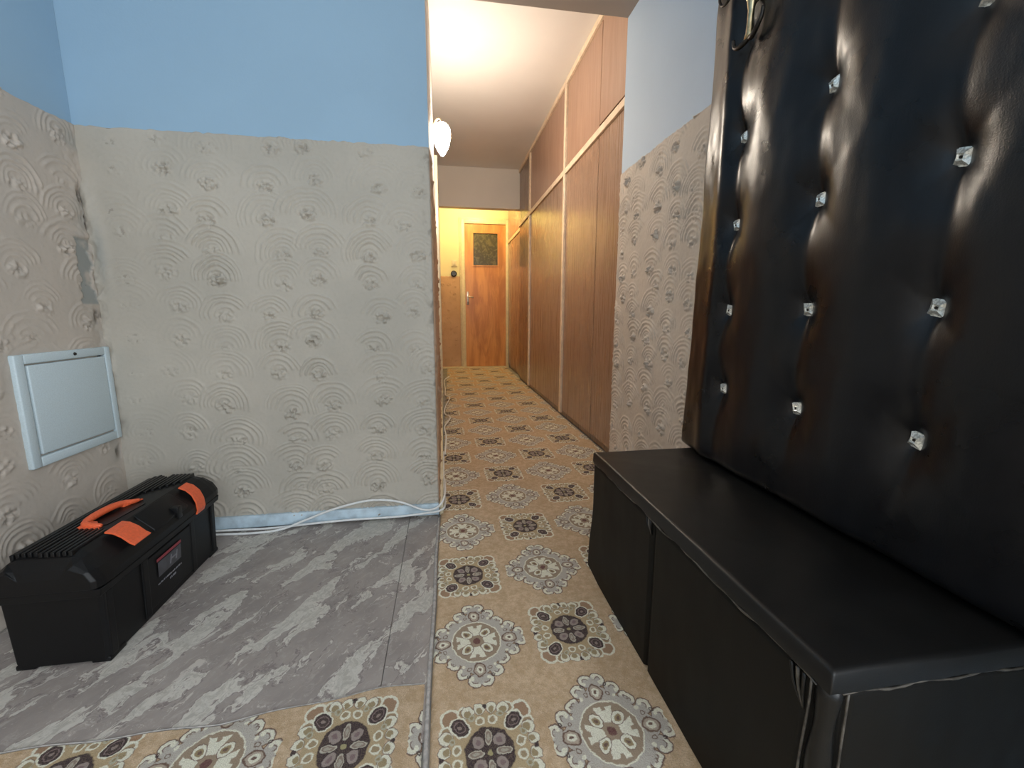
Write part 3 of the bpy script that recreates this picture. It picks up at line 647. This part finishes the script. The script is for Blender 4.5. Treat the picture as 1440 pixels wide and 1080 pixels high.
for yb in BY:
    for zb in BZ:
        if zb > 1.4 and yb > .9: continue
        o = bpy.data.objects.new('button', bt); C.objects.link(o); o.parent = pd
        o.location = (surf(yb, zb)-.006, yb, zb); o.rotation_euler = (br.uniform(-.25, .25), br.uniform(-.12, .12), br.uniform(-.15, .15))
        if first: o['label'] = 'square faceted crystal button'; first = False
        q = bpy.data.objects.new('pin', pm); C.objects.link(q); q.parent = o

# ornate coat hook on the padding
hk = root('coat_hook', 'ornate aged-brass hook with curled arms at the top of the tufted black panel', 'hook', loc=(.690, .972, 1.41))
bm = bmesh.new(); tube_bm(bm, [(0,0,0),(-.001,-.001,.012),(-.002,-.002,.035),(-.002,-.003,.055),(-.003,-.004,.070),(-.002,-.005,.085),(0,-.006,.12),(.004,-.008,.22)], [.011,.0075,.0064,.0068,.0100,.0125,.009,.007], 12); fin(bm, 'stem', M_brass, hk, smooth=True)
for k in range(6):
    a = k*math.pi/3+.3; bm = bmesh.new()
    tube_bm(bm, spline([(0,-.004,.062), (.008*math.cos(a), -.004+.008*math.sin(a), .075), (.013*math.cos(a), -.005+.014*math.sin(a), .092), (.018*math.cos(a), -.005+.020*math.sin(a), .097)], 5), [.003+.0022*math.sin(t/15*math.pi) for t in range(16)], 8)
    fin(bm, 'leaf', M_brass, hk, smooth=True)
for sg, tipz in ((1, .020), (-1, .036)):
    bm = bmesh.new(); pts = spline([(0,0,.004), (-.004, sg*.014, -.004), (-.006, sg*.030, -.004 if sg > 0 else .004), (-.006, sg*.043, .006 if sg > 0 else .018), (-.006, sg*(.046 if sg > 0 else .046), tipz)], 6)
    tube_bm(bm, pts, [.0064-.0028*i/len(pts) for i in range(len(pts))], 10); fin(bm, 'lower_arm', M_iron, hk, smooth=True)
for sg in (1, -1):
    bm = bmesh.new(); pts = spline([(0,-.005,.17), (-.006, sg*.04, .19), (-.010, sg*.085, .175), (-.012, sg*.105, .145), (-.012, sg*.092, .120), (-.012, sg*.070, .118), (-.012, sg*.060, .138)], 7)
    tube_bm(bm, pts, .0032, 8); fin(bm, 'upper_arm', M_iron, hk, smooth=True)
bm = bmesh.new(); lathe_bm(bm, [(.022, 0), (.020, -.006), (.008, -.010)], 24, (.004, -.008, .20), 'x'); fin(bm, 'rosette', M_brass, hk, smooth=False)
bm = bmesh.new(); tube_bm(bm, [(.012, -.008, .20), (-.002, -.008, .20)], .004, 8); fin(bm, 'fixing_screw', M_iron, hk)

# ------------------------------------------------------------------ bench
bn = root('storage_bench', 'long low black leatherette storage bench below the tufted panel', 'bench', loc=(0,0,0))
XB0, XB1, YB0, YB1, ZB1 = .432, .790, .366, 1.158, .398
box('body', M_bench_front, (XB0+.008, XB1, YB0+.008, YB1-.006, .0085, ZB1-.032), bn, bev=.006)
# lid: soft pillowed slab
nu, nv = 60, 120; s = np.linspace(-1, 1, nu); tt = np.linspace(-1, 1, nv); Sg, Tg = np.meshgrid(s, tt, indexing='ij')
def rnd(a, half, r):         # param -1..1 -> position with dense rounded ends
    return a*half
Lx = (XB0-.004+XB1+.001)/2; hx = (XB1+.001-XB0+.004)/2; Ly = (YB0-.004+YB1+.004)/2; hy = (YB1-YB0+.008)/2
sx_ = np.sign(Sg)*(1-(1-np.abs(Sg))**1.5); sy_ = np.sign(Tg)*(1-(1-np.abs(Tg))**1.5)
Xg = Lx+hx*sx_; Yg = Ly+hy*sy_; dE = np.minimum(hx*(1-np.abs(sx_)), hy*(1-np.abs(sy_))); rr = .009
Zg = ZB1-.0005-np.where(dE < rr, rr-np.sqrt(np.clip(rr*rr-(rr-dE)**2, 0, None)), 0)+(fbm(Xg, Yg, 9, 4, 3)-.5)*.0020
# rim goes down
def wrap_rim(X, Y, Zt, zlow):
    Zt = Zt.copy(); Zt[0, :] = Zt[-1, :] = zlow; Zt[:, 0] = Zt[:, -1] = zlow
    Zt[0, :] += (fbm(Y[0], Y[0]*0, 40, 2)-.5)*.006; Zt[:, 0] += (fbm(X[:, 0], X[:, 0]*0, 50, 2)-.5)*.006
    return Zt
Zg = wrap_rim(Xg, Yg, Zg, ZB1-.030)
link('lid', grid_mesh('lid', np.stack([Xg, Yg, Zg], -1)), M_bench, bn, True)
bm = bmesh.new(); tube_bm(bm, [(XB0-.002+.0012*math.sin(y*47), y, ZB1-.0325+.0022*math.sin(y*31)+.0012*math.sin(y*83)) for y in np.linspace(YB0+.015, YB1, 90)], [.0012+.0011*abs(math.sin(i*.53)*math.sin(i*.17)) for i in range(90)], 6)
fin(bm, 'lid_piping', M_worn, bn, smooth=True)
bm = bmesh.new(); tube_bm(bm, [(x, YB0-.002, ZB1-.033+.0022*math.sin(x*70)) for x in np.linspace(XB0+.015, XB1, 50)], [.001+.0009*abs(math.sin(i*.9)) for i in range(50)], 6)
fin(bm, 'end_piping', M_worn, bn, smooth=True)
# front skins
def skin(name, f, ua, ub, nu, nz, seed, amp=.0018, zt=ZB1-.034, zb=.0085, mat=M_bench_front, flare=None):
    uu = np.linspace(ua, ub, nu); zz = np.linspace(zb, zt, nz); U, Z = np.meshgrid(uu, zz, indexing='ij')
    h = .003+(fbm(U, Z*.4, 12, seed, 3)-.5)*amp*2; e = np.minimum(np.minimum(U-ua, ub-U), zt-Z); h -= np.where(e < .006, .006-np.sqrt(np.clip(.006**2-(.006-e)**2, 0, None)), 0)
    if flare is not None: h, U = flare(U, Z, h)
    h[0, :] = h[-1, :] = -.006; h[:, -1] = -.006
    return link(name, grid_mesh(name, np.stack(f(U, Z, h), -1), flip=False), mat, bn, True)
skin('front_panel', lambda U, Z, h: (XB0+.004-h, U, Z), YB0+.026, .7895, 60, 60, 5)
def fl(U, Z, h):
    low = np.clip((.34-Z)/.34, 0, 1); k = np.clip((U-1.09)/.07, 0, 1)
    return h-.004*k*low, U+k*low**1.0*.050+k*.006*np.sin(Z*22)
skin('front_panel', lambda U, Z, h: (XB0+.004-h, U, Z), .7955, YB1+.002, 60, 60, 6, flare=fl)
skin('end_panel', lambda U, Z, h: (U, YB0+.006-h, Z), XB0+.026, XB1-.002, 50, 60, 7, amp=.0030)
# near corner: folded vinyl
bm = bmesh.new(); tube_bm(bm, [(XB0+.015+.002*math.sin(z*20), YB0+.015, z) for z in np.linspace(.0085, ZB1-.034, 24)], [.0125+.0016*math.sin(z*.9) for z in range(24)], 14)
fin(bm, 'corner_fold', M_bench, bn, smooth=True)
for (dx, dy) in ((.001, .0275), (.0275, .0015)):
    bm = bmesh.new(); tube_bm(bm, [(XB0+dx+.0015*math.sin(z*24+dx*90), YB0+dy+.001*math.sin(z*31), z) for z in np.linspace(.0085, ZB1-.036, 26)], .0017, 6)
    fin(bm, 'seam_welt', M_worn, bn, smooth=True)
# gathered pleats under the lid at the seams
for yy, ln in ((.400, .045), (.80, .030)):
    for k in range(3):
        bm = bmesh.new(); tube_bm(bm, spline([(XB0-.001, yy+.020-k*.010, ZB1-.036), (XB0-.0025, yy+.012-k*.007, ZB1-.036-ln*.5), (XB0+.001, yy-.002, ZB1-.040-ln)], 4), [.0028-.0002*i for i in range(9)], 6)
        fin(bm, 'pleat', M_worn if k == 1 else M_bench, bn, smooth=True)

# ------------------------------------------------------------------ toolbox
tb = root('toolbox', 'black plastic toolbox with orange latches and handle on the grey vinyl', 'toolbox', loc=(-.875, 1.245, .003))
def loft(name, secs, mat, parent, smooth=False, bev=0):      # secs: list of (y, [(x,z)...]) closed outlines
    bm = bmesh.new(); rings = [[bm.verts.new((x, y, z)) for x, z in o] for y, o in secs]; n = len(rings[0])
    for i in range(len(rings)-1):
        for j in range(n): bm.faces.new((rings[i][j], rings[i][(j+1) % n], rings[i+1][(j+1) % n], rings[i+1][j]))
    bm.faces.new(rings[0][::-1]); bm.faces.new(rings[-1]); bmesh.ops.recalc_face_normals(bm, faces=bm.faces)
    return fin(bm, name, mat, parent, bev, 2, smooth=smooth)
def bodysec(w0, w1, z0, z1): return [(-w0, z0), (w0, z0), (w1, z1), (-w1, z1)]
loft('body', [(-.243, bodysec(.086, .092, .008, .182)), (-.236, bodysec(.092, .098, .004, .190)), (.236, bodysec(.092, .098, .004, .190)), (.243, bodysec(.086, .092, .008, .182))], M_black, tb)
loft('body_rim', [(-.254, bodysec(.104, .108, .172, .192)), (.258, bodysec(.104, .108, .172, .192))], M_black, tb, bev=.003)
for yy in (-.225, -.105, .105, .222):
    loft('rib', [(yy-.011, bodysec(.096, .103, .010, .174)), (yy+.011, bodysec(.096, .103, .010, .174))], M_black, tb, bev=.003)
loft('front_boss', [(-.098, bodysec(.094, .1005, .020, .165)), (.098, bodysec(.094, .1005, .020, .165))], M_black, tb, bev=.002)
for yy in (-.215, .215):
    for xx in (-.075, .075): 
        bm = bmesh.new(); bm_box(bm, xx-.020, xx+.020, yy-.026, yy+.026, 0, .012); fin(bm, 'foot', M_black, tb, bev=.003)
def lidsec(s, t):       # s shrinks in x, t lowers the crown
    w = .112*s
    return [(-w, .196), (w, .196), (w+.0, .214), (w-.012, .236), (w-.040, .262-t*.3), (w-.058, .272-t), (-w+.058, .272-t), (-w+.040, .262-t*.3), (-w+.012, .236), (-w, .214)]
loft('lid', [(-.262, lidsec(.86, .045)), (-.256, lidsec(.93, .026)), (-.240, lidsec(.985, .006)), (-.218, lidsec(1, 0)), (.218, lidsec(1, 0)), (.240, lidsec(.985, .006)), (.256, lidsec(.95, .020)), (.262, lidsec(.90, .036))], M_black, tb, bev=.0015)
bm = bmesh.new()          # ribbing: long back ridges and short ones either side of the handle
for k in range(5):
    x = -.068+k*.0115; z = .272-max(0, (-.054-x))*.25
    bm_box(bm, x-.0038, x+.0038, -.232, .236-.008*abs(2-k), z-.01, z+.0065)
for k in range(6):
    x = -.0105+k*.0115; z = .272-max(0, x-.054)*.9
    for a, b in ((-.236, -.108-.010*(k/2)), (.098+.014*k, .240)): bm_box(bm, x-.0038, x+.0038, a, b, z-.016, z+.0055)
rb = fin(bm, 'ribbing', M_black_rib, tb, bev=.0015); rb['kind'] = 'stuff'
# front chamfer plate between the latches
hexa('front_plate', M_black, [(.078,-.062,.245),(.104,-.062,.215),(.104,.088,.215),(.078,.088,.245),(.060,-.062,.2755),(.1085,-.062,.232),(.1085,.088,.232),(.060,.088,.2755)], tb, bev=.003)
box('lock_eye', M_black_rib, (.088, .1125, .030, .050, .215, .250), tb, bev=.002)
# handle
hexa('handle_well', M_black_rib, [(-.030,-.115,.262),(.028,-.100,.262),(.040,.020,.262),(-.010,.030,.262),(-.030,-.115,.2735),(.028,-.100,.2735),(.040,.020,.2735),(-.010,.030,.2735)], tb)
bm = bmesh.new()
pts = [(.026,-.114,.2775), (.010,-.114,.279), (-.014,-.108,.281), (-.020,-.085,.284), (-.018,-.050,.286), (-.012,-.015,.286), (-.006,.008,.283), (.006,.022,.280), (.014,.040,.277)]
sp = spline(pts, 5); tube_bm(bm, sp, [.004+.0055*math.sin(min(1, max(0, i/(len(sp)-1)))*math.pi)**.6 for i in range(len(sp))], 10)
for v in bm.verts: v.co.z = .272+(v.co.z-.272)*.95
hd_ = fin(bm, 'handle', M_orange, tb, smooth=True, label='orange folding handle')
hexa('handle_end', M_orange, [(-.024,-.122,.2735),(.030,-.128,.2735),(.006,-.098,.2735),(-.018,-.096,.2735),(-.024,-.122,.279),(.030,-.128,.277),(.006,-.098,.2825),(-.018,-.096,.2835)], tb, bev=.001)
hexa('handle_end', M_orange, [(-.014,.002,.2735),(.000,.000,.2735),(.018,.048,.2735),(.012,.050,.2735),(-.014,.002,.283),(.000,.000,.283),(.018,.048,.2765),(.012,.050,.2765)], tb, bev=.001)
# latches: near one flipped up, far one closed
def latch(yc, prof, w, label):
    bm = bmesh.new(); n = len(prof); th = .0045; L = []; Q = []
    for i, (x, z) in enumerate(prof):
        a = prof[max(0, i-1)]; b = prof[min(n-1, i+1)]; tx, tz = b[0]-a[0], b[1]-a[1]; l = math.hypot(tx, tz); nx, nz = tz/l*-1, tx/l
        L.append((x, z)); Q.append((x+nx*-th, z+nz*-th))
    outl = L+Q[::-1]
    r0 = [bm.verts.new((x, yc-w, z)) for x, z in outl]; r1 = [bm.verts.new((x, yc+w, z)) for x, z in outl]
    m = len(outl)
    for j in range(m): bm.faces.new((r0[j], r0[(j+1) % m], r1[(j+1) % m], r1[j]))
    for j in range(n-1):
        bm.faces.new((r0[j], r0[m-1-j], r0[m-2-j], r0[j+1])); bm.faces.new((r1[j], r1[j+1], r1[m-2-j], r1[m-1-j]))
    bmesh.ops.recalc_face_normals(bm, faces=bm.faces)
    return fin(bm, 'latch', M_orange, tb, bev=.001, smooth=False, label=label)
latch(-.130, [(.062, .281), (.080, .2775), (.098, .266), (.114, .250), (.124, .244)], .029, 'orange latch, near one, flipped outwards')
latch(.138, [(.070, .277), (.090, .268), (.106, .250), (.115, .226), (.117, .200), (.112, .186)], .021, 'orange latch, far one, closed over the rim')
# label on the front: plate, red bar, slanted mark and two rows of tiny print
def fx(z): return .0945+(.1005-.0925)*((z-.02)/.145)+.0006
def decal(name, mat, ya, yb, za, zb, t=.0006, sh=0): 
    return hexa(name, mat, [(fx(za),ya,za),(fx(za)+t,ya,za),(fx(za)+t,yb,za),(fx(za),yb,za),(fx(zb),ya+sh,zb),(fx(zb)+t,ya+sh,zb),(fx(zb)+t,yb+sh,zb),(fx(zb),yb+sh,zb)], tb)
st = decal('sticker', M_sticker, -.060, .040, .094, .136)
decal('sticker_bar', M_red, -.064, .042, .139, .147, .0009)
for k, (ya, yb, za, zb) in enumerate(((-.012,-.007,.104,.128), (.014,.019,.104,.128), (-.007,.014,.114,.119))): decal('sticker_mark', M_print, ya, yb, za, zb, .0012, .006)
bm = bmesh.new(); rr_ = random.Random(2)
for zz, y_a, y_b, hh in ((.073, -.064, .038, .0045), (.060, -.015, .015, .0055)):
    yy = y_a
    while yy < y_b:
        wl_ = rr_.uniform(.002, .0045); bm_box(bm, fx(zz), fx(zz)+.0009, yy, yy+wl_, zz, zz+hh*rr_.choice((.7, 1))); yy += wl_+rr_.choice((.0012, .0012, .0035))
pr = fin(bm, 'small_print', M_print, tb); pr['kind'] = 'stuff'
